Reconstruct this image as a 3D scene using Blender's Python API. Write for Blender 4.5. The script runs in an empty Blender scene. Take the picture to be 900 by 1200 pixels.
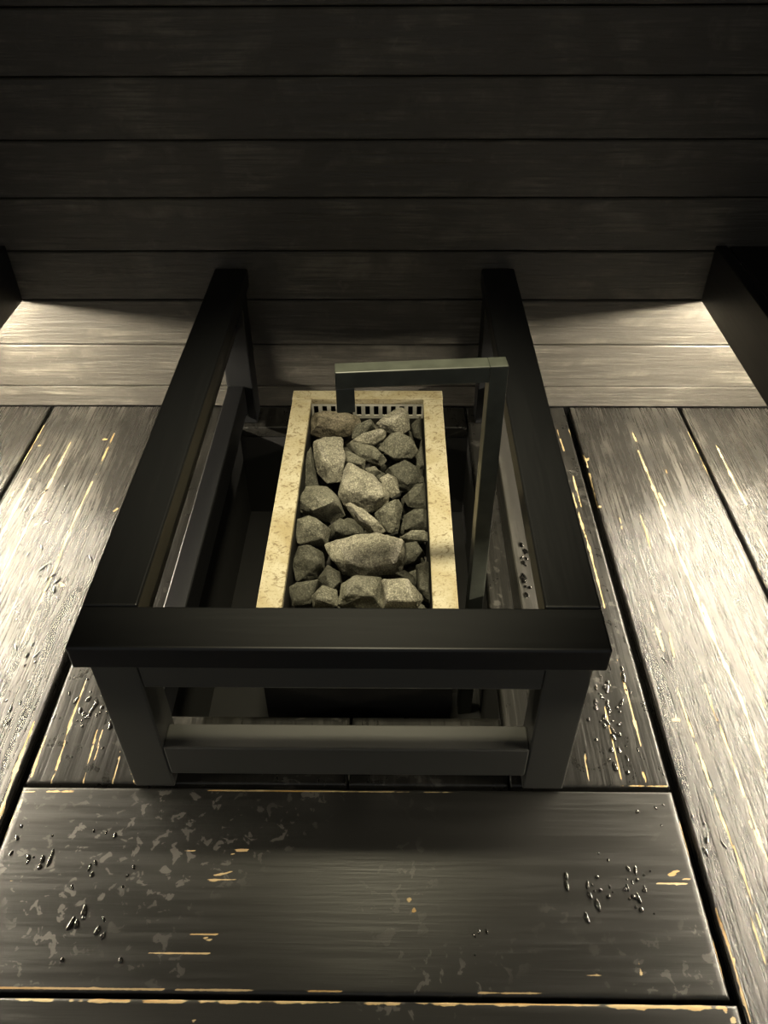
import bpy, bmesh, math, random
import numpy as np
from mathutils import Vector, Matrix, noise

random.seed(7)
rng = np.random.default_rng(7)
S = bpy.context.scene
C = S.collection

# ------------------------------------------------------------------ camera
CAM_H = 1.25                                   # height above the platform boards
FPX, PITCH, YAW, ROLL = 948.0, 0.7137, -0.0157, -0.0067
cp, sp = math.cos(PITCH), math.sin(PITCH)
FW = np.array([math.sin(YAW) * cp, math.cos(YAW) * cp, -sp])
R0 = np.array([math.cos(YAW), -math.sin(YAW), 0.0])
U0 = np.cross(R0, FW)
RT = math.cos(ROLL) * R0 + math.sin(ROLL) * U0
UP = -math.sin(ROLL) * R0 + math.cos(ROLL) * U0
cam_d = bpy.data.cameras.new('camera')
cam = bpy.data.objects.new('camera', cam_d)
C.objects.link(cam)
cam_d.sensor_fit = 'VERTICAL'
cam_d.sensor_height = 36.0
cam_d.lens = FPX / 1200.0 * 36.0
cam_d.clip_start = 0.02
M = Matrix(((RT[0], UP[0], -FW[0], 0), (RT[1], UP[1], -FW[1], 0), (RT[2], UP[2], -FW[2], CAM_H), (0, 0, 0, 1)))
cam.matrix_world = M
S.camera = cam

# ------------------------------------------------------------------ world, exposure
SPOT_W = 275.0
SPOT_COL = (1.0, 0.90, 0.61)
LENS_E = 8.0
LED_E = 640.0
LED_COL = (1.0, 0.885, 0.68)
WORLD_E = 0.36
w = bpy.data.worlds.new('world')
S.world = w
w.use_nodes = True
bg = w.node_tree.nodes['Background']
bg.inputs['Color'].default_value = (1.0, 0.98, 0.93, 1)
bg.inputs['Strength'].default_value = WORLD_E
S.view_settings.view_transform = 'Standard'
S.view_settings.look = 'None'
S.view_settings.gamma = 1.0
S.view_settings.exposure = 0.0
S.view_settings.use_curve_mapping = False


def ray(x, y):
    return FW + RT * (x - 450) / FPX - UP * (y - 600) / FPX


def on_z(x, y, Z=0.0):
    d = ray(x, y)
    return np.array([0, 0, CAM_H]) + d * ((Z - CAM_H) / d[2])


# ------------------------------------------------------------------ materials
def new_mat(name):
    m = bpy.data.materials.new(name)
    m.use_nodes = True
    nt = m.node_tree
    b = nt.nodes['Principled BSDF']
    return m, nt, b


def nd(nt, kind, **kw):
    n = nt.nodes.new(kind)
    for k, v in kw.items():
        if k in n.inputs:
            n.inputs[k].default_value = v
        else:
            setattr(n, k, v)
    return n


def coords(nt, scale, rnd=True):
    tc = nd(nt, 'ShaderNodeTexCoord')
    mp = nd(nt, 'ShaderNodeMapping')
    if rnd:
        oi = nd(nt, 'ShaderNodeObjectInfo')
        ml = nd(nt, 'ShaderNodeMath', operation='MULTIPLY')
        ml.inputs[1].default_value = 37.0
        nt.links.new(oi.outputs['Random'], ml.inputs[0])
        ad = nd(nt, 'ShaderNodeVectorMath', operation='ADD')
        nt.links.new(tc.outputs['Object'], ad.inputs[0])
        nt.links.new(ml.outputs[0], ad.inputs[1])
        nt.links.new(ad.outputs[0], mp.inputs['Vector'])
    else:
        nt.links.new(tc.outputs['Object'], mp.inputs['Vector'])
    mp.inputs['Scale'].default_value = scale
    return mp.outputs['Vector']


def noise_tex(nt, vec, scale, detail=4.0, rough=0.55, dist=0.0):
    n = nd(nt, 'ShaderNodeTexNoise')
    n.inputs['Scale'].default_value = scale
    n.inputs['Detail'].default_value = detail
    n.inputs['Roughness'].default_value = rough
    n.inputs['Distortion'].default_value = dist
    nt.links.new(vec, n.inputs['Vector'])
    return n.outputs['Fac']


def ramp(nt, fac, a, b, ca=(0, 0, 0, 1), cb=(1, 1, 1, 1)):
    r = nd(nt, 'ShaderNodeValToRGB')
    r.color_ramp.elements[0].position = a
    r.color_ramp.elements[1].position = b
    r.color_ramp.elements[0].color = ca
    r.color_ramp.elements[1].color = cb
    nt.links.new(fac, r.inputs['Fac'])
    return r.outputs['Color']


def math_n(nt, op, a, b=None, clamp=False):
    n = nd(nt, 'ShaderNodeMath', operation=op)
    n.use_clamp = clamp
    for i, v in enumerate((a, b)):
        if v is None:
            continue
        if isinstance(v, (int, float)):
            n.inputs[i].default_value = v
        else:
            nt.links.new(v, n.inputs[i])
    return n.outputs[0]


def mix_col(nt, fac, a, b):
    n = nd(nt, 'ShaderNodeMix', data_type='RGBA')
    for i, v in ((0, fac), (6, a), (7, b)):
        if isinstance(v, (int, float, tuple)):
            n.inputs[i].default_value = v
        else:
            nt.links.new(v, n.inputs[i])
    return n.outputs[2]


def wood(name, along, base, worn, rough, relief, worn_amt=0.5, wet=0.0, use_wear=False, spec=0.5, dist=0.0022, rv=0.16, fine=(190.0, 0.4), marks=0.0):
    """black stained wood; along = axis of the grain ('X' or 'Y')"""
    m, nt, b = new_mat(name)
    sc = (2.2, 42.0, 42.0) if along == 'X' else (42.0, 2.2, 42.0)
    v = coords(nt, sc)
    vf = coords(nt, (7.0, fine[0], fine[0]) if along == 'X' else (fine[0], 7.0, fine[0]))
    vi = coords(nt, (1, 1, 1))
    g = noise_tex(nt, v, 1.0, 6.0, 0.6, 0.9)
    gf = noise_tex(nt, vf, 1.0, 4.0, 0.6, 0.3)
    blot = noise_tex(nt, vi, 7.0, 5.0, 0.6, 0.4)
    spots = noise_tex(nt, vi, 38.0, 3.0, 0.55, 0.8)
    grain = math_n(nt, 'ADD', math_n(nt, 'MULTIPLY', g, 1.0 - fine[1]), math_n(nt, 'MULTIPLY', gf, fine[1]))
    gmask = ramp(nt, grain, 0.46, 0.58)
    bmask = ramp(nt, blot, 0.42, 0.68)
    col = mix_col(nt, math_n(nt, 'MULTIPLY', math_n(nt, 'MULTIPLY', gmask, bmask), worn_amt, True), (*base, 1), (*worn, 1))
    smask = ramp(nt, spots, 0.62, 0.66)
    col = mix_col(nt, math_n(nt, 'MULTIPLY', math_n(nt, 'MULTIPLY', smask, bmask), 0.35 * worn_amt, True), col, (*worn, 1))
    r = math_n(nt, 'ADD', rough, math_n(nt, 'MULTIPLY', math_n(nt, 'SUBTRACT', gmask, 0.4), rv))
    if marks > 0:                                # dried water marks, dull grey, crowded in places
        mk = math_n(nt, 'MULTIPLY', ramp(nt, noise_tex(nt, vi, 48.0, 3.0, 0.55, 0.5), 0.585, 0.61), ramp(nt, noise_tex(nt, vi, 3.6, 2.0, 0.5), 0.50, 0.62))
        mk = math_n(nt, 'MULTIPLY', mk, marks)
        col = mix_col(nt, mk, col, (0.060, 0.057, 0.051, 1))
        r = math_n(nt, 'ADD', r, math_n(nt, 'MULTIPLY', mk, 0.12))
    if wet > 0:
        wm = ramp(nt, noise_tex(nt, vi, 16.0, 4.0, 0.6, 1.2), 0.58, 0.66)
        r = math_n(nt, 'SUBTRACT', r, math_n(nt, 'MULTIPLY', wm, wet))
    hgt = math_n(nt, 'ADD', math_n(nt, 'MULTIPLY', g, 0.95 - fine[1]), math_n(nt, 'MULTIPLY', gf, fine[1] + 0.05))
    if use_wear:
        at = nd(nt, 'ShaderNodeAttribute', attribute_name='wear')
        brk = noise_tex(nt, vf, 1.6, 4.0, 0.7, 0.2)
        brk2 = noise_tex(nt, vi, 130.0, 3.0, 0.6)
        f = math_n(nt, 'ADD', at.outputs['Fac'], math_n(nt, 'MULTIPLY', math_n(nt, 'SUBTRACT', math_n(nt, 'ADD', brk, brk2), 1.0), 0.5))
        f = ramp(nt, f, 0.42, 0.62)
        f = math_n(nt, 'MULTIPLY', f, ramp(nt, at.outputs['Fac'], 0.04, 0.2))
        bare = mix_col(nt, ramp(nt, noise_tex(nt, v, 2.3, 3.0), 0.48, 0.68), (0.40, 0.30, 0.15, 1), (0.33, 0.18, 0.04, 1))
        col = mix_col(nt, f, col, bare)
        r = math_n(nt, 'ADD', r, math_n(nt, 'MULTIPLY', f, 0.25), True)
        hgt = math_n(nt, 'SUBTRACT', hgt, math_n(nt, 'MULTIPLY', f, 0.5))
    bp = nd(nt, 'ShaderNodeBump')
    bp.inputs['Strength'].default_value = relief
    bp.inputs['Distance'].default_value = dist
    nt.links.new(hgt, bp.inputs['Height'])
    nt.links.new(bp.outputs[0], b.inputs['Normal'])
    nt.links.new(col, b.inputs['Base Color'])
    nt.links.new(r, b.inputs['Roughness'])
    b.inputs['Specular IOR Level'].default_value = spec
    return m


MAT = {}
MAT['floor_y'] = wood('black_floor_wood_lengthwise', 'Y', (0.013, 0.0125, 0.011), (0.062, 0.058, 0.050), 0.29, 1.0, 0.9, 0.04, True, 0.42, 0.0032, 0.16, (270.0, 0.62))
MAT['floor_c'] = wood('smooth_black_floor_wood', 'Y', (0.010, 0.0098, 0.0088), (0.036, 0.034, 0.029), 0.32, 0.45, 0.6, 0.08, True, 0.36, 0.0022, 0.10, (230.0, 0.5), 0.6)
MAT['floor_x'] = wood('black_floor_wood_crosswise', 'X', (0.013, 0.0128, 0.0115), (0.024, 0.0235, 0.020), 0.36, 0.20, 0.30, 0.0, True, 0.5, 0.0022, 0.08, (190.0, 0.5), 0.9)
MAT['wall'] = wood('black_wall_wood', 'X', (0.052, 0.048, 0.041), (0.155, 0.144, 0.12), 0.50, 1.0, 0.75, 0.0, False, 0.35, 0.005)
MAT['rail_lit_x'] = wood('lightened_rail_wood_crosswise', 'X', (0.047, 0.047, 0.043), (0.056, 0.056, 0.051), 0.36, 0.04, 0.5, 0.0, False, 0.5, 0.0022, 0.03)  # lighter copy of the rail wood: light on the front faces put into colour
MAT['rail_lit_y'] = wood('lightened_rail_wood_lengthwise', 'Y', (0.047, 0.047, 0.043), (0.056, 0.056, 0.051), 0.36, 0.04, 0.5, 0.0, False, 0.5, 0.0022, 0.03)
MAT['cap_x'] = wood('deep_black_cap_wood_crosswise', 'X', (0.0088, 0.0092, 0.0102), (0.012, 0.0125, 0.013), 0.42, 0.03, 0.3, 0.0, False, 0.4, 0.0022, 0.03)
MAT['rail_dark_y'] = wood('dark_cap_and_shaded_rail_wood', 'Y', (0.0070, 0.0074, 0.0084), (0.0095, 0.010, 0.0108), 0.42, 0.03, 0.3, 0.0, False, 0.4, 0.0022, 0.03)  # caps' own black, also the shaded copy for rear legs and one lower rail
MAT['rail_low_lit'] = wood('lit_copy_lower_rail', 'Y', (0.060, 0.058, 0.052), (0.13, 0.125, 0.112), 0.42, 0.12, 0.8, 0.08, False, 0.5)  # still lighter copy of the rail wood, grazing bench light put into colour


def plain(name, col, rough, metal=0.0, bump=0.0, var=0.0, scale=30.0):
    m, nt, b = new_mat(name)
    v = coords(nt, (1, 1, 1))
    n = noise_tex(nt, v, scale, 5.0, 0.6)
    c2 = tuple(max(0.0, c * (1 - var)) for c in col)
    nt.links.new(mix_col(nt, ramp(nt, n, 0.35, 0.65), (*col, 1), (*c2, 1)), b.inputs['Base Color'])
    nt.links.new(math_n(nt, 'ADD', rough - 0.05, math_n(nt, 'MULTIPLY', n, 0.1)), b.inputs['Roughness'])
    b.inputs['Metallic'].default_value = metal
    if bump:
        bp = nd(nt, 'ShaderNodeBump')
        bp.inputs['Strength'].default_value = bump
        bp.inputs['Distance'].default_value = 0.001
        nt.links.new(n, bp.inputs['Height'])
        nt.links.new(bp.outputs[0], b.inputs['Normal'])
    return m


MAT['void'] = plain('bare_dark_subfloor', (0.003, 0.003, 0.003), 0.9)
MAT['black_steel'] = plain('black_powder_coated_steel', (0.010, 0.010, 0.010), 0.38, 0.0, 0.05, 0.3, 80)
MAT['liner'] = plain('sooty_steel_liner', (0.035, 0.033, 0.028), 0.6, 0.0, 0.1, 0.5, 40)
MAT['tube'] = plain('dark_steel_tube', (0.062, 0.068, 0.056), 0.32, 0.0, 0.05, 0.35, 25)
MAT['grille'] = plain('pale_steel_grille', (0.75, 0.72, 0.63), 0.5, 0.0, 0.05, 0.2, 60)
MAT['ceiling'] = plain('black_ceiling_paint', (0.012, 0.012, 0.011), 0.7)
MAT['alu'] = plain('brushed_aluminium', (0.5, 0.5, 0.5), 0.35, 0.9)


def make_rim():
    m, nt, b = new_mat('lime_stained_steel_rim')
    v = coords(nt, (1, 1, 1))
    a = noise_tex(nt, v, 9.0, 6.0, 0.62, 1.0)
    s = noise_tex(nt, v, 55.0, 4.0, 0.6, 1.8)
    k = noise_tex(nt, v, 210.0, 3.0, 0.6)
    col = mix_col(nt, ramp(nt, a, 0.36, 0.66), (0.56, 0.51, 0.37, 1), (0.40, 0.33, 0.19, 1))
    col = mix_col(nt, math_n(nt, 'MULTIPLY', ramp(nt, s, 0.55, 0.63), 0.8), col, (0.20, 0.15, 0.08, 1))
    col = mix_col(nt, math_n(nt, 'MULTIPLY', ramp(nt, k, 0.54, 0.66), 0.5), col, (0.25, 0.19, 0.10, 1))
    nt.links.new(col, b.inputs['Base Color'])
    b.inputs['Roughness'].default_value = 0.55
    b.inputs['Metallic'].default_value = 0.0
    b.inputs['Specular IOR Level'].default_value = 0.35
    bp = nd(nt, 'ShaderNodeBump')
    bp.inputs['Strength'].default_value = 0.25
    bp.inputs['Distance'].default_value = 0.001
    nt.links.new(s, bp.inputs['Height'])
    nt.links.new(bp.outputs[0], b.inputs['Normal'])
    return m


MAT['rim'] = make_rim()


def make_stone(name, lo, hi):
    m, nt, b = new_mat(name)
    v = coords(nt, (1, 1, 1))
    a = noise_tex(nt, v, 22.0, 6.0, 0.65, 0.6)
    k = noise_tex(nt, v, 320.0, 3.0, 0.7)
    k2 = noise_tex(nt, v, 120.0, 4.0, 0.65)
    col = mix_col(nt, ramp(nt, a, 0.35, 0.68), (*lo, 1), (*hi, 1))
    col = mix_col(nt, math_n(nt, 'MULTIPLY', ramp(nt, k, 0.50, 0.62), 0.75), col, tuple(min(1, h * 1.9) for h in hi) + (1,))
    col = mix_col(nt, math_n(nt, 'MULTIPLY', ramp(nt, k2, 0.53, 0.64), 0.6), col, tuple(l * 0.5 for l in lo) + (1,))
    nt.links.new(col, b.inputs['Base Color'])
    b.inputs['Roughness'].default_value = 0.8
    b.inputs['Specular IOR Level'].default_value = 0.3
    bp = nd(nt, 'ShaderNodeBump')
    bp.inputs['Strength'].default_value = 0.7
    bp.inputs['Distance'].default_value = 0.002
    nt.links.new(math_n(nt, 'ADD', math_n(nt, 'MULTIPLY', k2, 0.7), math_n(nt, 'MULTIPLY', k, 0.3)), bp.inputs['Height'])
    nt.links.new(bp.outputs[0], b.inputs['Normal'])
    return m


MAT['stone_light'] = make_stone('pale_speckled_stone', (0.14, 0.131, 0.104), (0.30, 0.283, 0.225))
MAT['stone_grey'] = make_stone('grey_stone', (0.088, 0.085, 0.068), (0.18, 0.173, 0.135))
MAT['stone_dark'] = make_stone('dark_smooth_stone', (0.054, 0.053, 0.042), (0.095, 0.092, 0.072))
MAT['stone_brown'] = make_stone('brownish_stone', (0.09, 0.078, 0.055), (0.19, 0.165, 0.12))


def emit(name, col, e):
    m, nt, b = new_mat(name)
    b.inputs['Base Color'].default_value = (*col, 1)
    b.inputs['Emission Color'].default_value = (*col, 1)
    b.inputs['Emission Strength'].default_value = e
    return m


MAT['led'] = emit('warm_led_diffuser', LED_COL, LED_E)
MAT['lens'] = emit('warm_lamp_lens', SPOT_COL, LENS_E)

m, nt, b = new_mat('water_over_black_wood')
wv = coords(nt, (1, 1, 1))
nt.links.new(mix_col(nt, noise_tex(nt, wv, 60.0), (0.010, 0.0098, 0.009, 1), (0.022, 0.021, 0.018, 1)), b.inputs['Base Color'])
b.inputs['Roughness'].default_value = 0.06
b.inputs['IOR'].default_value = 1.4
b.inputs['Coat Weight'].default_value = 1.0
b.inputs['Coat Roughness'].default_value = 0.04
MAT['water'] = m


# ------------------------------------------------------------------ mesh helpers
def link(name, me, mat, parent=None):
    o = bpy.data.objects.new(name, me)
    C.objects.link(o)
    if mat is not None:
        me.materials.clear()
        me.materials.append(mat)
    if parent is not None:
        o.parent = parent
    return o


def bm_mesh(name, bm, smooth=False):
    bmesh.ops.recalc_face_normals(bm, faces=bm.faces[:])
    me = bpy.data.meshes.new(name)
    bm.to_mesh(me)
    bm.free()
    if smooth:
        me.polygons.foreach_set('use_smooth', [True] * len(me.polygons))
    return me


def add_box(bm, lo, hi, rot=None):
    vs = []
    for z in (lo[2], hi[2]):
        for x, y in ((lo[0], lo[1]), (hi[0], lo[1]), (hi[0], hi[1]), (lo[0], hi[1])):
            vs.append(bm.verts.new((x, y, z)))
    for f in ((0, 3, 2, 1), (4, 5, 6, 7), (0, 1, 5, 4), (1, 2, 6, 5), (2, 3, 7, 6), (3, 0, 4, 7)):
        bm.faces.new([vs[i] for i in f])
    return vs


def box(name, lo, hi, mat, parent=None, bevel=0.003, seg=2):
    """box with rounded edges, object origin at its own centre of base"""
    org = Vector(((lo[0] + hi[0]) / 2, (lo[1] + hi[1]) / 2, lo[2]))
    bm = bmesh.new()
    add_box(bm, Vector(lo) - org, Vector(hi) - org)
    if bevel:
        bmesh.ops.bevel(bm, geom=bm.edges[:], offset=bevel, segments=seg, profile=0.5, affect='EDGES')
    o = link(name, bm_mesh(name, bm), mat)
    if parent is not None:
        o.parent = parent
        o.location = org - parent.location
    else:
        o.location = org
    return o


def tag(o, label=None, cat=None, group=None, kind=None):
    for k, v in (('label', label), ('category', cat), ('group', group), ('kind', kind)):
        if v:
            o[k] = v
    return o


def empty(name, loc):
    o = bpy.data.objects.new(name, None)
    C.objects.link(o)
    o.location = loc
    o.empty_display_size = 0.1
    return o


# ------------------------------------------------------------------ the room
WALL_Y = 1.8915
XL, XR = -1.66, 1.48
CEIL = 2.25
Y_FRONT = -0.9
PITCH_B, Z0 = 0.1273, 0.0636

PX0, PX1, PY0, PY1, PZ = -0.418, 0.200, 0.872, 1.79, -0.30   # sunken opening the heater stands in
bm = bmesh.new()
fo = Vector((0, 0.5, -0.034))
fx0, fx1, fy1 = XL - 0.05, XR + 0.05, WALL_Y + 0.02
for lo_, hi_ in (((fx0, Y_FRONT, -0.36), (PX0, fy1, -0.034)), ((PX1, Y_FRONT, -0.36), (fx1, fy1, -0.034)), ((PX0, Y_FRONT, -0.36), (PX1, PY0, -0.034)),
                 ((PX0, PY1, -0.36), (PX1, fy1, -0.034)), ((PX0, PY0, -0.36), (PX1, PY1, PZ))):
    add_box(bm, Vector(lo_) - fo, Vector(hi_) - fo)
slab = link('floor', bm_mesh('floor', bm), MAT['void'])
slab.location = fo
tag(slab, 'dark subfloor under the black platform boards', 'floor', kind='structure')

wb = box('wall_back', (XL - 0.05, WALL_Y + 0.016, -0.034), (XR + 0.05, WALL_Y + 0.10, CEIL), MAT['void'], None, 0)
tag(wb, 'back wall clad in black horizontal boards', 'wall', kind='structure')
# one board mesh, shared: chamfered long edges, 3 mm open joint
bm = bmesh.new()
L = (XR - XL) / 2
g = 0.0016
prof = [(0.016, g), (0.003, g), (0.0, g + 0.003), (0.0, PITCH_B - g - 0.003), (0.003, PITCH_B - g), (0.016, PITCH_B - g)]
rows = [[bm.verts.new((sx * L, y, z)) for (y, z) in prof] for sx in (-1, 1)]
for i in range(len(prof)):
    j = (i + 1) % len(prof)
    bm.faces.new((rows[0][i], rows[0][j], rows[1][j], rows[1][i]))
bm.faces.new(rows[0])
bm.faces.new(rows[1][::-1])
wall_me = bm_mesh('wall_board', bm)
k = -1
while Z0 + k * PITCH_B < CEIL - 0.01:
    o = link('wall_board', wall_me, MAT['wall'], wb)
    z = Z0 + k * PITCH_B
    o.location = Vector(((XL + XR) / 2, WALL_Y, z)) - wb.location
    if k == -1:                                  # cut off at the floor
        o.scale.z = (Z0 - 0.0) / PITCH_B
        o.location.z = 0.0005 - wb.location.z
    if z + PITCH_B > CEIL:
        o.scale.z = (CEIL - z - 0.001) / PITCH_B
    k += 1

for nm, x0, x1 in (('wall_left', XL - 0.08, XL), ('wall_right', XR, XR + 0.08)):
    o = box(nm, (x0, Y_FRONT, -0.034), (x1, WALL_Y + 0.016, CEIL), MAT['wall'], None, 0)
    tag(o, 'black side wall behind the bench', 'wall', kind='structure')
o = box('ceiling', (XL - 0.08, Y_FRONT, CEIL), (XR + 0.08, WALL_Y + 0.10, CEIL + 0.06), MAT['ceiling'], None, 0)
tag(o, 'black ceiling', 'ceiling', kind='structure')

# ------------------------------------------------------------------ floor boards
# bare-wood scratches: (width in px, points traced from the photo); unprojected on the floor
WEAR = [
    # boards left of the heater
    (3.2, (83, 518), (62, 560), (40, 600), (17, 647), (0, 680)), (3.2, (113, 555), (90, 603), (60, 677), (23, 757)),
    (2.6, (134, 508), (117, 546)), (5.0, (119, 516), (130, 514)), (2.6, (58, 533), (43, 555)), (4.5, (35, 562), (7, 617), (-4, 640)),
    (2.6, (52, 498), (23, 547)), (5, (41, 524), (48, 522)), (4, (132, 600), (139, 596)), (5, (40, 616), (45, 613)), (7, (70, 684), (76, 688)),
    (2.0, (17, 575), (10, 590)), (5.5, (40, 847), (20, 898), (4, 944), (-6, 975)), (2.0, (23, 695), (8, 728)),
    # board end left of the rail
    (3.2, (102, 795), (91, 824), (84, 842), (64, 907), (59, 918)), (2.6, (114, 855), (97, 917)), (2.0, (120, 855), (111, 889)),
    (2.8, (142, 878), (132, 917)), (4.0, (53, 864), (46, 882), (36, 912)), (3.5, (150, 890), (158, 919)), (1.6, (30, 918), (158, 919)),
    # wide board right of the heater
    (2.8, (741, 507), (747, 521)), (4.2, (747, 527), (758, 553), (772, 588), (794, 647), (810, 684), (822, 718), (841, 759), (851, 782), (868, 818), (883, 862), (898, 911)),
    (5.5, (822, 705), (838, 750)), (3.5, (772, 578), (780, 594)), (2.2, (780, 550), (783, 560)), (2.6, (749, 602), (757, 622), (763, 647)), (2.0, (726, 606), (729, 620)),
    (4.2, (766, 728), (774, 752), (778, 765)), (3, (772, 740), (784, 742), (790, 770)), (2.4, (667, 504), (687, 541), (701, 597)), (4, (686, 540), (690, 538)), (4, (699, 594), (704, 594)),
    (3.0, (819, 782), (836, 833), (856, 884), (873, 936), (893, 989), (912, 1040)), (3.4, (792, 804), (812, 862), (829, 911), (846, 960), (864, 1004), (884, 1064), (896, 1100)),
    (3.0, (874, 1060), (898, 1132)), (3.0, (869, 762), (900, 835)), (5.0, (876, 960), (900, 1008)), (4.0, (838, 1064), (856, 1116), (870, 1168), (880, 1200)),
    (4.5, (788, 844), (796, 844)), (2.0, (792, 838), (792, 850)), (2.6, (856, 1120), (862, 1128)), (3.0, (762, 705), (766, 720)),
    # boards beside it
    (3.0, (838, 519), (856, 556), (884, 609)), (2.2, (884, 620), (900, 650)), (2.0, (806, 505), (830, 555), (870, 630), (900, 690)),
    (2.4, (653, 504), (662, 531)), (2.4, (671, 556), (681, 594)), (3.0, (671, 578), (692, 647), (709, 713)),
    (3.2, (723, 770), (739, 828), (751, 873)), (2.0, (709, 830), (729, 918)), (2.6, (685, 882), (691, 920)), (3.6, (753, 904), (758, 918)), (1.6, (662, 919), (782, 921)),
    # board across the front
    (3.0, (212, 997), (231, 997)), (4.0, (270, 996), (291, 996)), (3.4, (268, 1003), (276, 998)), (2.6, (235, 1031), (278, 1031)), (3.4, (250, 1026), (272, 1021)),
    (2.2, (222, 1095), (257, 1095)), (5.0, (240, 1099), (248, 1102)), (2.6, (175, 1117), (245, 1117)), (1.8, (0, 1031), (22, 1031)),
    (7.0, (782, 1026), (792, 1022), (798, 1018)), (5.0, (800, 1030), (812, 1029)), (3.0, (770, 1035), (817, 1036)), (4.4, (746, 1123), (751, 1144)), (4.0, (478, 1050), (486, 1070)),
    (2.0, (685, 1142), (715, 1142)), (2.6, (-10, 1157), (110, 1158), (190, 1159)), (2.4, (205, 1159), (300, 1160)), (2.0, (330, 1160), (400, 1161)), (2.0, (560, 1163), (680, 1163)),
    (2.6, (25, 927), (90, 927)), (1.6, (215, 926), (600, 928)), (2.2, (2, 985), (28, 930)), (1.8, (788, 932), (822, 1046), (853, 1163)),
    # next board towards the steps
    (5.0, (-20, 1171), (120, 1173), (260, 1174), (400, 1175)), (4.5, (400, 1176), (560, 1177), (700, 1178)), (8.0, (700, 1179), (850, 1181)), (6.0, (848, 1180), (862, 1200)), (4.0, (225, 1198), (232, 1194)),
]
WEAR_M = []
for wr in WEAR:
    pts = [on_z(*q) for q in wr[1:]]
    zd = float((pts[0] - np.array([0, 0, CAM_H])) @ FW)
    WEAR_M.append((wr[0] * zd / FPX * 0.52, [p[:2] for p in pts]))


def axis_samples(a, b, step, r=0.005):
    n = max(2, int(round((b - a - 2 * r) / step)))
    inner = np.linspace(a + r, b - r, n + 1)
    pos = np.concatenate([[a, a, a + r * 0.12, a + r * 0.45], inner, [b - r * 0.45, b - r * 0.12, b, b]])
    drop = np.concatenate([[0.03, r, r * 0.52, r * 0.16], np.zeros(n + 1), [r * 0.16, r * 0.52, r, 0.03]])
    return pos, drop


def floor_board(x0, x1, y0, y1, grain, parent, z=0.0, seen=True, mat=None):
    fine, coarse = (0.0024, 0.007) if seen else (0.06, 0.2)
    xs, dxr = axis_samples(x0, x1, fine if grain == 'Y' else coarse)
    ys, dyr = axis_samples(y0, y1, coarse if grain == 'Y' else fine)
    X, Y = np.meshgrid(xs, ys, indexing='ij')
    Z = -np.maximum(dxr[:, None], dyr[None, :])
    wear = np.zeros_like(X)
    if seen:
        for hw, pts in WEAR_M:
            P = np.array(pts)
            pad = hw * 3
            if P[:, 0].max() + pad < x0 or P[:, 0].min() - pad > x1 or P[:, 1].max() + pad < y0 or P[:, 1].min() - pad > y1:
                continue
            seg = np.hypot(*np.diff(P, axis=0).T)
            cum = np.concatenate([[0], np.cumsum(seg)])
            for si, (a, bq) in enumerate(zip(pts[:-1], pts[1:])):
                i0, i1 = np.searchsorted(xs, [min(a[0], bq[0]) - pad, max(a[0], bq[0]) + pad])
                j0, j1 = np.searchsorted(ys, [min(a[1], bq[1]) - pad, max(a[1], bq[1]) + pad])
                if i0 >= i1 or j0 >= j1:
                    continue
                px, py = X[i0:i1, j0:j1], Y[i0:i1, j0:j1]
                d = bq - a
                t = np.clip(((px - a[0]) * d[0] + (py - a[1]) * d[1]) / max(1e-12, d @ d), 0, 1)
                dist = np.hypot(px - a[0] - t * d[0], py - a[1] - t * d[1])
                arc = cum[si] + t * seg[si]
                u = arc / cum[-1]
                ph = P[0, 0] * 91 + P[0, 1] * 57
                mod = 0.62 + 0.30 * np.sin(arc * 70 + ph) + 0.22 * np.sin(arc * 173 + 2 * ph) + 0.12 * np.sin(arc * 411 + 3 * ph)
                wid = hw * np.clip(mod, 0.35, 1.15) * (0.35 + 0.65 * np.sqrt(np.clip(np.sin(np.pi * np.clip(u, 0.01, 0.99)), 0, 1)))
                v = np.clip(1.3 - 0.8 * dist / wid, 0, 1)
                wear[i0:i1, j0:j1] = np.maximum(wear[i0:i1, j0:j1], v)
    wear *= (Z > -0.003)
    nx, ny = X.shape
    co = np.stack([X - (x0 + x1) / 2, Y - (y0 + y1) / 2, Z + 0.03], -1).reshape(-1, 3)
    idx = np.arange(nx * ny).reshape(nx, ny)
    q = np.stack([idx[:-1, :-1], idx[1:, :-1], idx[1:, 1:], idx[:-1, 1:]], -1).reshape(-1, 4)
    me = bpy.data.meshes.new('floor_board')
    nv, nf = len(co), len(q)
    me.vertices.add(nv)
    me.vertices.foreach_set('co', co.astype(np.float32).ravel())
    me.loops.add(nf * 4)
    me.loops.foreach_set('vertex_index', q.astype(np.int32).ravel())
    me.polygons.add(nf)
    me.polygons.foreach_set('loop_start', (np.arange(nf) * 4).astype(np.int32))
    me.polygons.foreach_set('use_smooth', np.ones(nf, dtype=bool))
    me.update(calc_edges=True)
    at = me.attributes.new('wear', 'FLOAT', 'POINT')
    at.data.foreach_set('value', wear.astype(np.float32).ravel())
    o = link('floor_board', me, MAT[mat or ('floor_y' if grain == 'Y' else 'floor_x')], parent)
    o.location = Vector(((x0 + x1) / 2, (y0 + y1) / 2, z - 0.03)) - parent.location
    return o


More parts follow.
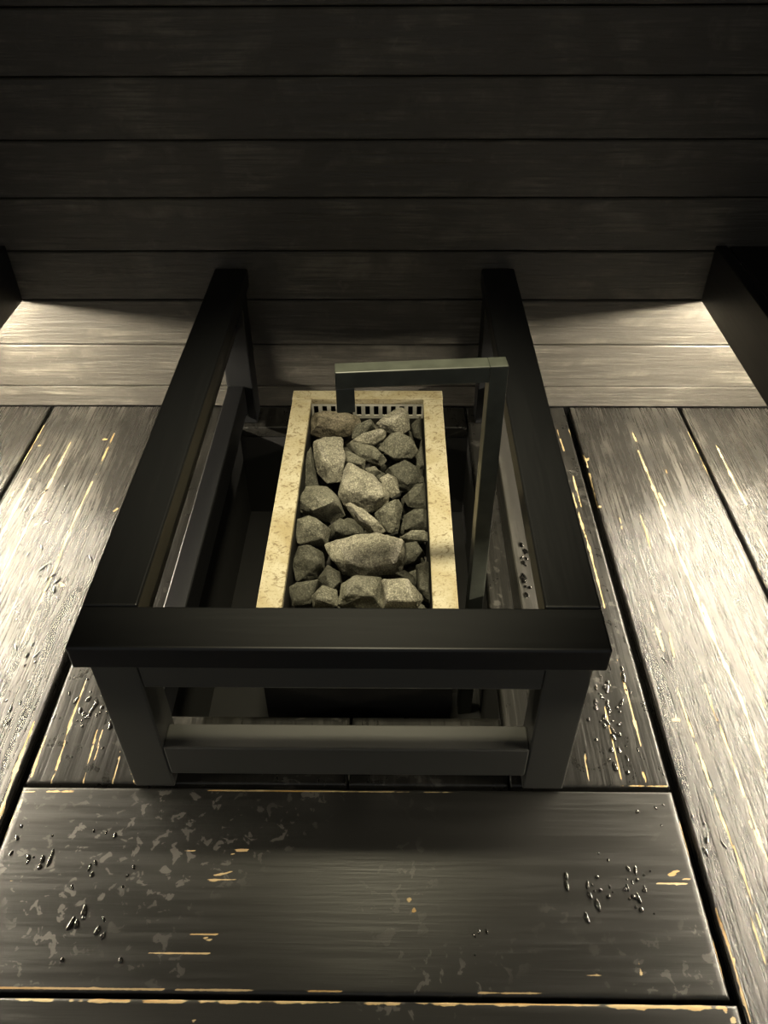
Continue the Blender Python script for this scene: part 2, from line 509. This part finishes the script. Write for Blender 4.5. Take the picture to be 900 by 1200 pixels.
YB = WALL_Y - 0.002
floor_board(-0.627, PX0, 0.735, YB, 'Y', slab, mat='floor_c')
floor_board(PX0 + 0.004, -0.078, 0.735, PY0, 'Y', slab, mat='floor_c')
floor_board(-0.074, PX1 - 0.004, 0.735, PY0, 'Y', slab, mat='floor_c')
floor_board(PX0 + 0.004, -0.078, PY1, YB, 'Y', slab, mat='floor_c')
floor_board(-0.074, PX1 - 0.004, PY1, YB, 'Y', slab, mat='floor_c')
floor_board(PX1, 0.470, 0.735, YB, 'Y', slab, mat='floor_c')
floor_board(0.484, 0.784, -0.6, YB, 'Y', slab, 0.001)
floor_board(0.794, 1.10, -0.2, YB, 'Y', slab)
floor_board(1.106, 1.47, -0.6, YB, 'Y', slab, 0, False)
floor_board(-0.948, -0.643, -0.6, YB, 'Y', slab, 0.001)
floor_board(-1.27, -0.958, 0.2, YB, 'Y', slab)
floor_board(-1.65, -1.276, -0.6, YB, 'Y', slab, 0, False)
floor_board(-0.629, 0.471, 0.412, 0.728, 'X', slab, -0.001)
floor_board(-0.634, 0.478, 0.088, 0.405, 'X', slab, 0.001)
floor_board(-0.634, 0.476, -0.232, 0.080, 'X', slab, 0, False)
floor_board(-0.634, 0.476, -0.60, -0.24, 'X', slab, 0, False)

# ------------------------------------------------------------------ benches with LED bars under them
FZ0, FZ1 = 0.318, 0.462


def bench(sx, xf, xw, side):
    """sx: +1 right / -1 left; xf: inner face of the fascia; xw: side wall"""
    y0, y1 = -0.55, WALL_Y - 0.002
    b_ = empty('sauna_bench', ((xf + xw) / 2, (y0 + y1) / 2, 0))
    tag(b_, 'black wooden sauna bench along the %s' % side, 'bench', 'benches along both sides of the heater')
    a, c = sorted((xf, xf + sx * 0.028))
    box('fascia', (a, y0, FZ0), (c, y1, FZ1), MAT['rail_dark_y'], b_, 0.004)
    n = 4
    x_in = xf + sx * 0.032
    wslat = (abs(xw - x_in) - 0.012) / n
    for i in range(n):
        p, q = sorted((x_in + sx * (i * wslat + 0.002), x_in + sx * ((i + 1) * wslat - 0.006)))
        box('slat', (p, y0, FZ1 - 0.030), (q, y1, FZ1 - 0.002), MAT['rail_dark_y'], b_, 0.004)
    p, q = sorted((x_in, xw - sx * 0.004))
    for yb in (-0.3, 0.5, 1.2):
        box('crossbeam', (p, yb, FZ1 - 0.075), (q, yb + 0.045, FZ1 - 0.030), MAT['rail_lit_x'], b_, 0.003)
    a2, c2 = sorted((xw - sx * 0.10, xw - sx * 0.05))
    for yb in (-0.3, 0.5, 1.2):
        box('leg', (a2, yb, 0.0005), (c2, yb + 0.045, FZ1 - 0.075), MAT['rail_lit_y'], b_, 0.003)
    return b_


bench(-1, -0.94, XL, 'wall away from the water spout')
bench(1, 0.768, XR, 'wall nearer the water spout, above gold-streaked boards')


def led_bar(x, z, label):
    y0, y1 = 0.50, WALL_Y - 0.03
    t = empty('led_bar', (x, (y0 + y1) / 2, z))
    tag(t, label, 'light', 'light bars hidden under the benches')
    box('housing', (x - 0.010, y0, z + 0.004), (x + 0.010, y1, FZ1 - 0.0752), MAT['alu'], t, 0)
    box('diffuser', (x - 0.008, y0 + 0.004, z - 0.004), (x + 0.008, y1 - 0.004, z + 0.004), MAT['led'], t, 0.001, 1)
    return t


led_bar(-1.035, 0.331, 'warm light bar fixed under the bench away from the water spout')
led_bar(0.862, 0.331, 'warm light bar fixed under the bench nearer the water spout')

# ------------------------------------------------------------------ ceiling lamp over the stones
LX, LY = -0.035, 1.08
lt = empty('recessed_downlight', (LX, LY, CEIL - 0.012))
tag(lt, 'round recessed downlight in the ceiling above the stones', 'lamp')
bm = bmesh.new()
ring = []
for i in range(32):
    a = 2 * math.pi * i / 32
    ring.append([bm.verts.new((r * math.cos(a), r * math.sin(a), zz)) for r, zz in ((0.110, 0.0115), (0.110, 0.002), (0.114, 0.0), (0.130, 0.0), (0.134, 0.004), (0.134, 0.0115))])
for i in range(32):
    for j in range(5):
        bm.faces.new((ring[i][j], ring[i][j + 1], ring[(i + 1) % 32][j + 1], ring[(i + 1) % 32][j]))
link('trim_ring', bm_mesh('trim_ring', bm, True), MAT['black_steel'], lt)
bm = bmesh.new()
bmesh.ops.create_circle(bm, cap_ends=True, radius=0.109, segments=32, matrix=Matrix.Translation((0, 0, 0.008)))
for f in bm.faces:
    if f.normal.z > 0:
        f.normal_flip()
me = bpy.data.meshes.new('lens')
bm.to_mesh(me)
bm.free()
link('lens', me, MAT['lens'], lt)
ld = bpy.data.lights.new('spot_beam', 'SPOT')
ld.energy = SPOT_W
ld.color = SPOT_COL
ld.spot_size = math.radians(40)
ld.spot_blend = 1.0
ld.shadow_soft_size = 0.11
lo = bpy.data.objects.new('spot_beam', ld)
C.objects.link(lo)
lo.parent = lt
lo.location = (0, 0, -0.004)
tgt = Vector((-0.068, 1.17, 0.2))
lo.rotation_euler = (tgt - Vector((LX, LY, CEIL - 0.016))).to_track_quat('-Z', 'Y').to_euler()

# ------------------------------------------------------------------ guard rail round the heater
GX0, GX1 = -0.441, 0.293
CAPF, CAPZ0, CAPZ1 = 0.695, 0.361, 0.405
LEGF = 0.729
GB = WALL_Y - 0.004
guard = empty('heater_guard_rail', ((GX0 + GX1) / 2, (CAPF + GB) / 2, 0))
tag(guard, 'black painted wooden guard rail standing around the stone heater', 'guard rail')
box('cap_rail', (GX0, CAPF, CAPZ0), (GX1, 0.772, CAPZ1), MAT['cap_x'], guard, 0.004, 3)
box('cap_rail', (GX0, 0.7725, CAPZ0), (GX0 + 0.080, GB, CAPZ1 - 0.0005), MAT['rail_dark_y'], guard, 0.004, 3)
box('cap_rail', (GX1 - 0.080, 0.7725, CAPZ0), (GX1, GB, CAPZ1 - 0.0005), MAT['rail_dark_y'], guard, 0.004, 3)
lw = 0.068
lx = (GX0 + 0.004, GX1 - 0.006 - lw)
for x in lx:
    box('leg', (x, LEGF, 0.0006), (x + lw, LEGF + lw, CAPZ0), MAT['rail_lit_y'], guard, 0.003)
    box('leg', (x, GB - 0.012 - lw, 0.0006), (x + lw, GB - 0.012, CAPZ0), MAT['rail_dark_y'], guard, 0.003)  # rear legs take the darker copy, shade put into their colour
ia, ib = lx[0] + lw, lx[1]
box('apron', (ia, LEGF + 0.002, 0.271), (ib, LEGF + 0.046, CAPZ0), MAT['rail_lit_x'], guard, 0.003)
box('lower_rail', (ia, LEGF - 0.0005, 0.041), (ib, LEGF + 0.046, 0.117), MAT['rail_lit_x'], guard, 0.003)
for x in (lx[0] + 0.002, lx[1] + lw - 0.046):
    box('apron', (x, LEGF + lw, 0.271), (x + 0.044, GB - 0.012 - lw, CAPZ0), MAT['rail_lit_y'], guard, 0.003)
    o = box('lower_rail', (x, LEGF + lw, 0.041), (x + 0.044, GB - 0.012 - lw, 0.117), MAT['rail_low_lit' if x > 0 else 'rail_dark_y'], guard, 0.003)  # spout-side rail coloured as lit, the opposite one as shaded
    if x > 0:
        o['label'] = 'lower rail coloured lighter as if lit, wet with drops'

# ------------------------------------------------------------------ heater
HX0, HX1, HY0, HY1, HZ = -0.241, 0.115, 0.885, 1.655, 0.200
BW = 0.046
ht = empty('sauna_heater', ((HX0 + HX1) / 2, (HY0 + HY1) / 2, PZ))
tag(ht, 'black steel sauna heater with a cream coloured rim around grey stones', 'heater')
rz = HZ - 0.014
box('rim_bar', (HX0, HY1 - 0.036, rz), (HX1, HY1, HZ + 0.0015), MAT['rim'], ht, 0.0015, 2)
box('rim_bar', (HX0, HY0, rz), (HX1, HY0 + 0.036, HZ + 0.0015), MAT['rim'], ht, 0.0015, 2)
box('rim_bar', (HX0 + 0.001, HY0 + 0.0365, rz), (HX0 + BW, HY1 - 0.0365, HZ), MAT['rim'], ht, 0.0015, 2)
box('rim_bar', (HX1 - BW, HY0 + 0.0365, rz), (HX1 - 0.001, HY1 - 0.0365, HZ), MAT['rim'], ht, 0.0015, 2)


def shell(name, x0, x1, y0, y1, z0, z1, t, mat, floor=False):
    bm = bmesh.new()
    add_box(bm, (x0, y0, z0), (x1, y0 + t, z1))
    add_box(bm, (x0, y1 - t, z0), (x1, y1, z1))
    add_box(bm, (x0, y0 + t, z0), (x0 + t, y1 - t, z1))
    add_box(bm, (x1 - t, y0 + t, z0), (x1, y1 - t, z1))
    if floor:
        add_box(bm, (x0 + t, y0 + t, z0), (x1 - t, y1 - t, z0 + t))
    bmesh.ops.translate(bm, verts=bm.verts[:], vec=-ht.location)
    return link(name, bm_mesh(name, bm), mat, ht)


shell('outer_casing', HX0 + 0.008, HX1 - 0.008, HY0 + 0.008, HY1 - 0.008, PZ + 0.04, rz, 0.004, MAT['black_steel'], True)
IX0, IX1, IY0, IY1 = HX0 + BW - 0.004, HX1 - BW + 0.004, HY0 + 0.033, HY1 - 0.033
GT, GBZ = rz - 0.0005, rz - 0.040
shell('stone_tray', IX0, IX1, IY0, IY1, 0.045, GBZ, 0.003, MAT['liner'], True)
for side_x in (IX0, IX1 - 0.003):
    box('tray_side', (side_x, IY0, GBZ), (side_x + 0.003, IY1, GT), MAT['liner'], ht, 0)
# slotted air grille along both short ends
for yy in (IY1 - 0.003, IY0):
    bm = bmesh.new()
    x0, x1 = IX0 + 0.003, IX1 - 0.003
    n = 13
    pit = (x1 - x0) / n
    add_box(bm, (x0, yy, GT - 0.005), (x1, yy + 0.003, GT))
    add_box(bm, (x0, yy, GBZ), (x1, yy + 0.003, GBZ + 0.009))
    for i in range(n + 1):
        c = x0 + i * pit
        add_box(bm, (max(x0, c - pit * 0.23), yy, GBZ + 0.009), (min(x1, c + pit * 0.23), yy + 0.003, GT - 0.005))
    bmesh.ops.translate(bm, verts=bm.verts[:], vec=-ht.location)
    link('air_grille', bm_mesh('air_grille', bm), MAT['grille'], ht)
for x in (HX0 + 0.03, HX1 - 0.07):
    for y in (HY0 + 0.05, HY1 - 0.09):
        box('foot', (x, y, PZ + 0.0006), (x + 0.04, y + 0.04, PZ + 0.04), MAT['black_steel'], ht, 0.002)

# ------------------------------------------------------------------ stones
# outlines traced at 2.5x over the crop that starts at (270, 400); the plane they lie on leans a little
STONES = [
    ('brown', 'broad brownish stone under the slotted grille, at its nozzle end', [(235, 240), (250, 215), (330, 210), (375, 228), (380, 250), (345, 272), (290, 280), (240, 272)]),
    ('grey', 'small stone between the broad brownish stone and the wedge', [(362, 246), (418, 238), (425, 258), (385, 284), (357, 283)]),
    ('light', 'pale wedge shaped stone below the grille on the spout column side', [(421, 250), (495, 198), (518, 210), (524, 262), (500, 276), (440, 262)]),
    ('dark', 'dark sliver of stone in the grille corner on the spout column side', [(530, 245), (557, 220), (560, 285), (538, 282)]),
    ('light', 'small pale ridged stone in front of the wedge', [(352, 298), (378, 280), (430, 262), (455, 264), (452, 285), (420, 305), (390, 310)]),
    ('grey', 'grey stone with a bright peak and black shadow beneath', [(437, 315), (470, 275), (490, 270), (535, 295), (548, 325), (530, 340), (480, 345)]),
    ('light', 'tall pale slab standing beside the rim away from the spout column', [(245, 300), (275, 282), (325, 285), (333, 340), (325, 412), (285, 415), (255, 385)]),
    ('dark', 'narrow dark stone between the tall pale slab and the rim', [(210, 430), (225, 330), (238, 312), (246, 380), (258, 425)]),
    ('grey', 'slanting stone with a pale upper edge near the middle', [(340, 300), (370, 300), (420, 312), (455, 345), (440, 363), (380, 345)]),
    ('grey', 'rounded stone beside the tall pale slab, towards the middle', [(330, 320), (360, 330), (395, 350), (390, 375), (345, 366), (332, 350)]),
    ('dark', 'dark stone wedged between the peaked stone and the rim', [(545, 335), (560, 292), (567, 372), (546, 375)]),
    ('light', 'large pale angular stone in the middle of the pile', [(318, 450), (345, 365), (360, 362), (425, 405), (465, 450), (450, 480), (400, 495), (335, 475)]),
    ('dark', 'smooth dark rounded stone near the rim on the spout column side', [(455, 385), (510, 350), (555, 375), (562, 410), (520, 440), (480, 425)]),
    ('light', 'small bright stone leaning on the smooth dark stone', [(435, 412), (460, 390), (485, 400), (495, 445), (470, 455), (445, 435)]),
    ('grey', 'oval speckled stone lying against the rim away from the spout column', [(203, 470), (225, 432), (280, 430), (315, 465), (330, 505), (290, 525), (245, 520), (210, 495)]),
    ('light', 'long thin pale stone lying aslant below the large angular one', [(333, 478), (352, 470), (440, 535), (458, 562), (430, 572), (370, 530)]),
    ('grey', 'grey triangular stone with one bright edge', [(420, 510), (440, 480), (495, 462), (506, 495), (495, 560), (470, 570), (435, 545)]),
    ('dark', 'dark stone halfway along the rim on the spout column side', [(508, 455), (545, 420), (570, 420), (573, 488), (520, 486)]),
    ('dark', 'dark blocky stone between the triangular stone and the rim', [(508, 512), (540, 492), (575, 495), (577, 548), (512, 552)]),
    ('grey', 'flat stone at the rim next to the oval speckled one', [(195, 527), (230, 517), (290, 550), (280, 598), (200, 595)]),
    ('dark', 'small dark stone between the flat rim stone and the long thin one', [(290, 545), (320, 522), (360, 535), (385, 570), (345, 583), (295, 577)]),
    ('light', 'widest stone of the pile, bowl shaped with pale corners', [(280, 590), (345, 590), (360, 575), (440, 572), (500, 590), (506, 640), (490, 675), (380, 692), (330, 670), (300, 640)]),
    ('dark', 'dark stone with a lit top between the rim and the widest stone', [(185, 660), (200, 600), (240, 600), (270, 625), (275, 670), (250, 695), (195, 700)]),
    ('dark', 'dark stone beside the widest stone on the spout column side', [(510, 596), (545, 590), (568, 625), (540, 645), (512, 652)]),
    ('grey', 'low flat stone by the rim on the spout column side, level with the widest', [(498, 577), (530, 557), (578, 560), (578, 586), (520, 590)]),
    ('dark', 'dark pointed stone under the pale corner of the widest stone', [(258, 692), (285, 655), (320, 680), (328, 718), (300, 745), (272, 715)]),
    ('dark', 'dark flat topped stone in the corner by the front rail, away from the spout', [(175, 725), (195, 707), (268, 707), (240, 735), (235, 770), (185, 775)]),
    ('grey', 'small stone with a pale ridge in the row by the front rail', [(240, 747), (270, 714), (310, 727), (312, 778), (245, 782)]),
    ('grey', 'large grey stone between the widest stone and the front rail', [(318, 775), (330, 715), (370, 694), (438, 694), (445, 785)]),
    ('light', 'pale angular stone by the front rail, beside the large grey one', [(446, 697), (520, 702), (562, 750), (545, 785), (449, 785)]),
    ('dark', 'tall dark stone against the rim by the front rail, on the spout side', [(542, 657), (580, 650), (586, 765), (552, 742)]),
    ('dark', 'small dark stone tucked between the pale angular one and the widest stone', [(477, 687), (510, 672), (538, 690), (538, 718), (505, 703)]),
    ('grey', 'tiny stone in the dark hollow of the pile', [(395, 373), (425, 368), (440, 385), (420, 395), (402, 390)]),
]
TILT = math.radians(24)
NPL = Vector((0.0, -math.sin(TILT), math.cos(TILT)))     # normal of the tracing plane, leaning to the viewer's side
AX = Vector((1, 0, 0))
AY = NPL.cross(AX)


def stone_mesh(pts2, thick, seed):
    """faceted stone: outline ring, domed and chipped on both faces"""
    rs = random.Random(seed)
    pts = [Vector((p[0], p[1], 0)) for p in pts2]
    cen = sum(pts, Vector()) / len(pts)
    bm = bmesh.new()
    tx, ty = rs.uniform(-.5, .5), rs.uniform(-.5, .5)
    size = max((p - cen).length for p in pts)
    for p in pts:
        q = p - cen
        bm.verts.new((*q.xy, rs.uniform(-.15, .15) * thick))
        s = rs.uniform(.50, .80)
        h = thick * (rs.uniform(.30, .5) + (tx * q.x + ty * q.y) / size * .5)
        bm.verts.new((q.x * s, q.y * s, h))
        s = rs.uniform(.5, .75)
        bm.verts.new((q.x * s, q.y * s, -thick * rs.uniform(.4, .6)))
    bm.verts.new((rs.uniform(-.2, .2) * size, rs.uniform(-.2, .2) * size, thick * rs.uniform(.5, .62)))
    r = bmesh.ops.convex_hull(bm, input=bm.verts[:])
    bmesh.ops.delete(bm, geom=[v for v in bm.verts if not v.link_faces], context='VERTS')
    bmesh.ops.bevel(bm, geom=bm.edges[:], offset=size * 0.03, segments=1, affect='EDGES', clamp_overlap=True)
    bmesh.ops.triangulate(bm, faces=bm.faces[:])
    for _ in range(2):
        long_e = [e for e in bm.edges if e.calc_length() > size * 0.16]
        bmesh.ops.subdivide_edges(bm, edges=long_e, cuts=1, use_grid_fill=False)
        bmesh.ops.triangulate(bm, faces=[f for f in bm.faces if len(f.verts) > 3])
    bm.normal_update()
    off = Vector((seed * 3.1, seed * 1.7, seed * 0.9))
    for v in bm.verts:
        n1 = noise.noise(v.co * 38 + off)
        n2 = noise.noise(v.co * 110 + off)
        v.co += v.normal * (n1 * size * 0.045 + n2 * size * 0.028)
    return bm_mesh('heater_stone', bm), cen


STONE_GRP = 'stones heaped in the heater tray'


def put_stone(mat, label, world_pts, thick, seed, lo_clip=0.06):
    c3 = sum(world_pts, Vector()) / len(world_pts)
    pts2 = [((p - c3).dot(AX), (p - c3).dot(AY)) for p in world_pts]
    me, cen = stone_mesh(pts2, thick, seed)
    me.transform(Matrix((AX, AY, NPL)).transposed().to_4x4())
    org = c3 + AX * cen.x + AY * cen.y
    # keep inside the tray
    for v in me.vertices:
        g = v.co + org
        g.x = min(max(g.x, IX0 + 0.0045), IX1 - 0.0045)
        g.y = min(max(g.y, IY0 + 0.0045), IY1 - 0.0045)
        g.z = max(g.z, lo_clip)
        v.co = g - org
    o = link('heater_stone', me, MAT['stone_' + mat])
    o.location = org
    tag(o, label, 'stone', STONE_GRP)
    return o


for i, (mt, lab, poly) in enumerate(STONES):
    area = 0.5 * abs(sum(a[0] * b2[1] - b2[0] * a[1] for a, b2 in zip(poly, poly[1:] + poly[:1])))
    cx = sum(p[0] for p in poly) / len(poly) / 2.5 + 270
    cy = sum(p[1] for p in poly) / len(poly) / 2.5 + 400
    zc = {'light': 0.168, 'brown': 0.160, 'grey': 0.158, 'dark': 0.145}[mt]
    if i == 16:
        zc -= 0.022
    base = Vector(on_z(cx, cy, zc))
    wp = []
    for (x, y) in poly:
        d = Vector(ray(x / 2.5 + 270, y / 2.5 + 400))
        o = Vector((0, 0, CAM_H))
        t = (base - o).dot(NPL) / d.dot(NPL)
        wp.append(base + (o + d * t - base) * (1.0 if i in (15, 16) else 1.09))
    put_stone(mt, lab, wp, min(0.075, 0.00075 * math.sqrt(area)), i + 1)

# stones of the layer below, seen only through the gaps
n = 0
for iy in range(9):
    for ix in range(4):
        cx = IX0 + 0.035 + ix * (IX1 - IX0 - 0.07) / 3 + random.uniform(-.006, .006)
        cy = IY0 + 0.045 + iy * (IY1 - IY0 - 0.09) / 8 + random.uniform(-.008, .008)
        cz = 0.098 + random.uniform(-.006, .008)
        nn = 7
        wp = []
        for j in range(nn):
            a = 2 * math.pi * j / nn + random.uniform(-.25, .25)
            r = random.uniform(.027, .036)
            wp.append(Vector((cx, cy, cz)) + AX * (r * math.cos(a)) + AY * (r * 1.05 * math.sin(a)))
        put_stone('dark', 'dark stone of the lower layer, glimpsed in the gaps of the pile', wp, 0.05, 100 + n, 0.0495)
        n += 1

# stones at the near end of the tray, under the edge of the front rail
near = ['pale stone under the front rail, touching the rim away from the spout', 'dark stone under the front rail, next to the pale one at the rim',
        'grey stone under the front rail, next but one to the spout side rim', 'grey stone under the front rail, touching the rim on the spout side']
for i in range(4):
    cx = IX0 + 0.034 + i * (IX1 - IX0 - 0.068) / 3
    cy = IY0 + 0.032
    wp = [Vector((cx, cy, 0.152)) + AX * (0.031 * math.cos(a)) + AY * (0.026 * math.sin(a)) for a in [2 * math.pi * (j + random.uniform(-.3, .3)) / 7 for j in range(7)]]
    put_stone(('light', 'dark', 'grey', 'grey')[i], near[i], wp, 0.045, 200 + i)

# ------------------------------------------------------------------ water spout: square steel tube on a foot
PX, PY, TS = 0.161, 1.10, 0.029
sp_ = empty('water_spout', (PX, PY, PZ))
tag(sp_, 'dark square steel tube with an arm that pours water over the stones', 'water spout')
AZ = 0.606 - PZ
h = TS / 2


def local_box(name, lo, hi, mat, bevel=0.0015):
    bm = bmesh.new()
    add_box(bm, lo, hi)
    bmesh.ops.bevel(bm, geom=bm.edges[:], offset=bevel, segments=2, profile=0.5, affect='EDGES')
    return link(name, bm_mesh(name, bm), mat, sp_)


local_box('foot_plate', (-0.035, -0.045, 0.0012), (0.035, 0.045, 0.007), MAT['black_steel'])
local_box('column', (-h, -h, 0.007), (h, h, AZ), MAT['tube'])
local_box('arm', (-0.253, -h, AZ - TS), (-h, h, AZ), MAT['tube'])
local_box('nozzle', (-0.2528, -h + 0.0005, AZ - 0.074), (-0.2528 + TS, h - 0.0005, AZ - TS), MAT['tube'])
sp_.rotation_euler.z = math.radians(4.5)

# ------------------------------------------------------------------ water drops on the boards
def drops(label, spots, z, bounds, count_scale=1.0):
    bm = bmesh.new()
    for (cx, cy, rx, ry, cnt, smin, smax) in spots:
        for _ in range(int(cnt * count_scale)):
            x, y = cx + random.gauss(0, rx / 2), cy + random.gauss(0, ry / 2)
            p = on_z(x, y, z)
            if not (bounds[0] + 0.008 < p[0] < bounds[1] - 0.008 and bounds[2] + 0.008 < p[1] < bounds[3] - 0.008):
                continue
            s = random.uniform(smin, smax) * 0.00115
            el = random.choice((1.0, 1.3, 2.0, 3.0))
            ang = random.uniform(-.6, .6) + math.pi / 2
            mtx = Matrix.Translation((p[0], p[1], z + 0.0003)) @ Matrix.Rotation(ang, 4, 'Z') @ Matrix.Diagonal((s * el, s, s * 0.6, 1))
            r = bmesh.ops.create_icosphere(bm, subdivisions=2, radius=1.0, matrix=mtx)
            for v in r['verts']:
                v.co.z = max(v.co.z, z + 0.0002)
                v.co.x += 0.25 * s * noise.noise(v.co * 160)
                v.co.y += 0.25 * s * noise.noise(v.co * 160 + Vector((5, 5, 5)))
    o = link('water_drops', bm_mesh('water_drops', bm, True), MAT['water'])
    return tag(o, label, 'water drops', kind='stuff')


drops('scattered water drops on the scratched boards beside the guard rail, away from the spout', [(60, 640, 60, 90, 40, 1.5, 4), (40, 760, 60, 100, 26, 1.5, 4), (15, 830, 30, 40, 8, 1.5, 3.5)], 0.001, (-0.948, -0.643, -0.6, 1.88))
drops('water drops on the board end by the front leg away from the spout', [(105, 835, 26, 45, 26, 1.5, 4)], 0.0, (-0.627, -0.442, 0.735, 1.88))
drops('water drops on the board end by the front leg on the spout side', [(712, 830, 28, 40, 40, 1.5, 4), (735, 890, 30, 30, 10, 1.5, 4)], 0.0, (0.295, 0.470, 0.735, 1.88))
drops('water drops on the board across the front', [(40, 985, 40, 40, 12, 1.5, 3.5), (110, 1090, 50, 40, 12, 1.5, 3.5), (130, 1010, 40, 50, 10, 1, 2.5), (715, 1042, 55, 30, 34, 1.2, 3.2), (560, 1100, 20, 30, 5, 1, 2), (770, 945, 20, 20, 5, 1.5, 3)], -0.001, (-0.629, 0.471, 0.412, 0.728))
drops('water drops on the gold-streaked board beside the heater', [(830, 1000, 25, 50, 9, 1.5, 3.5), (800, 800, 60, 80, 10, 1.2, 3)], 0.001, (0.484, 0.784, -0.6, 1.88))
drops('water drops on top of the lower rail coloured as if lit', [(613, 670, 8, 50, 22, 1.5, 3.5)], 0.117, (0.243, 0.285, 0.80, 1.8))
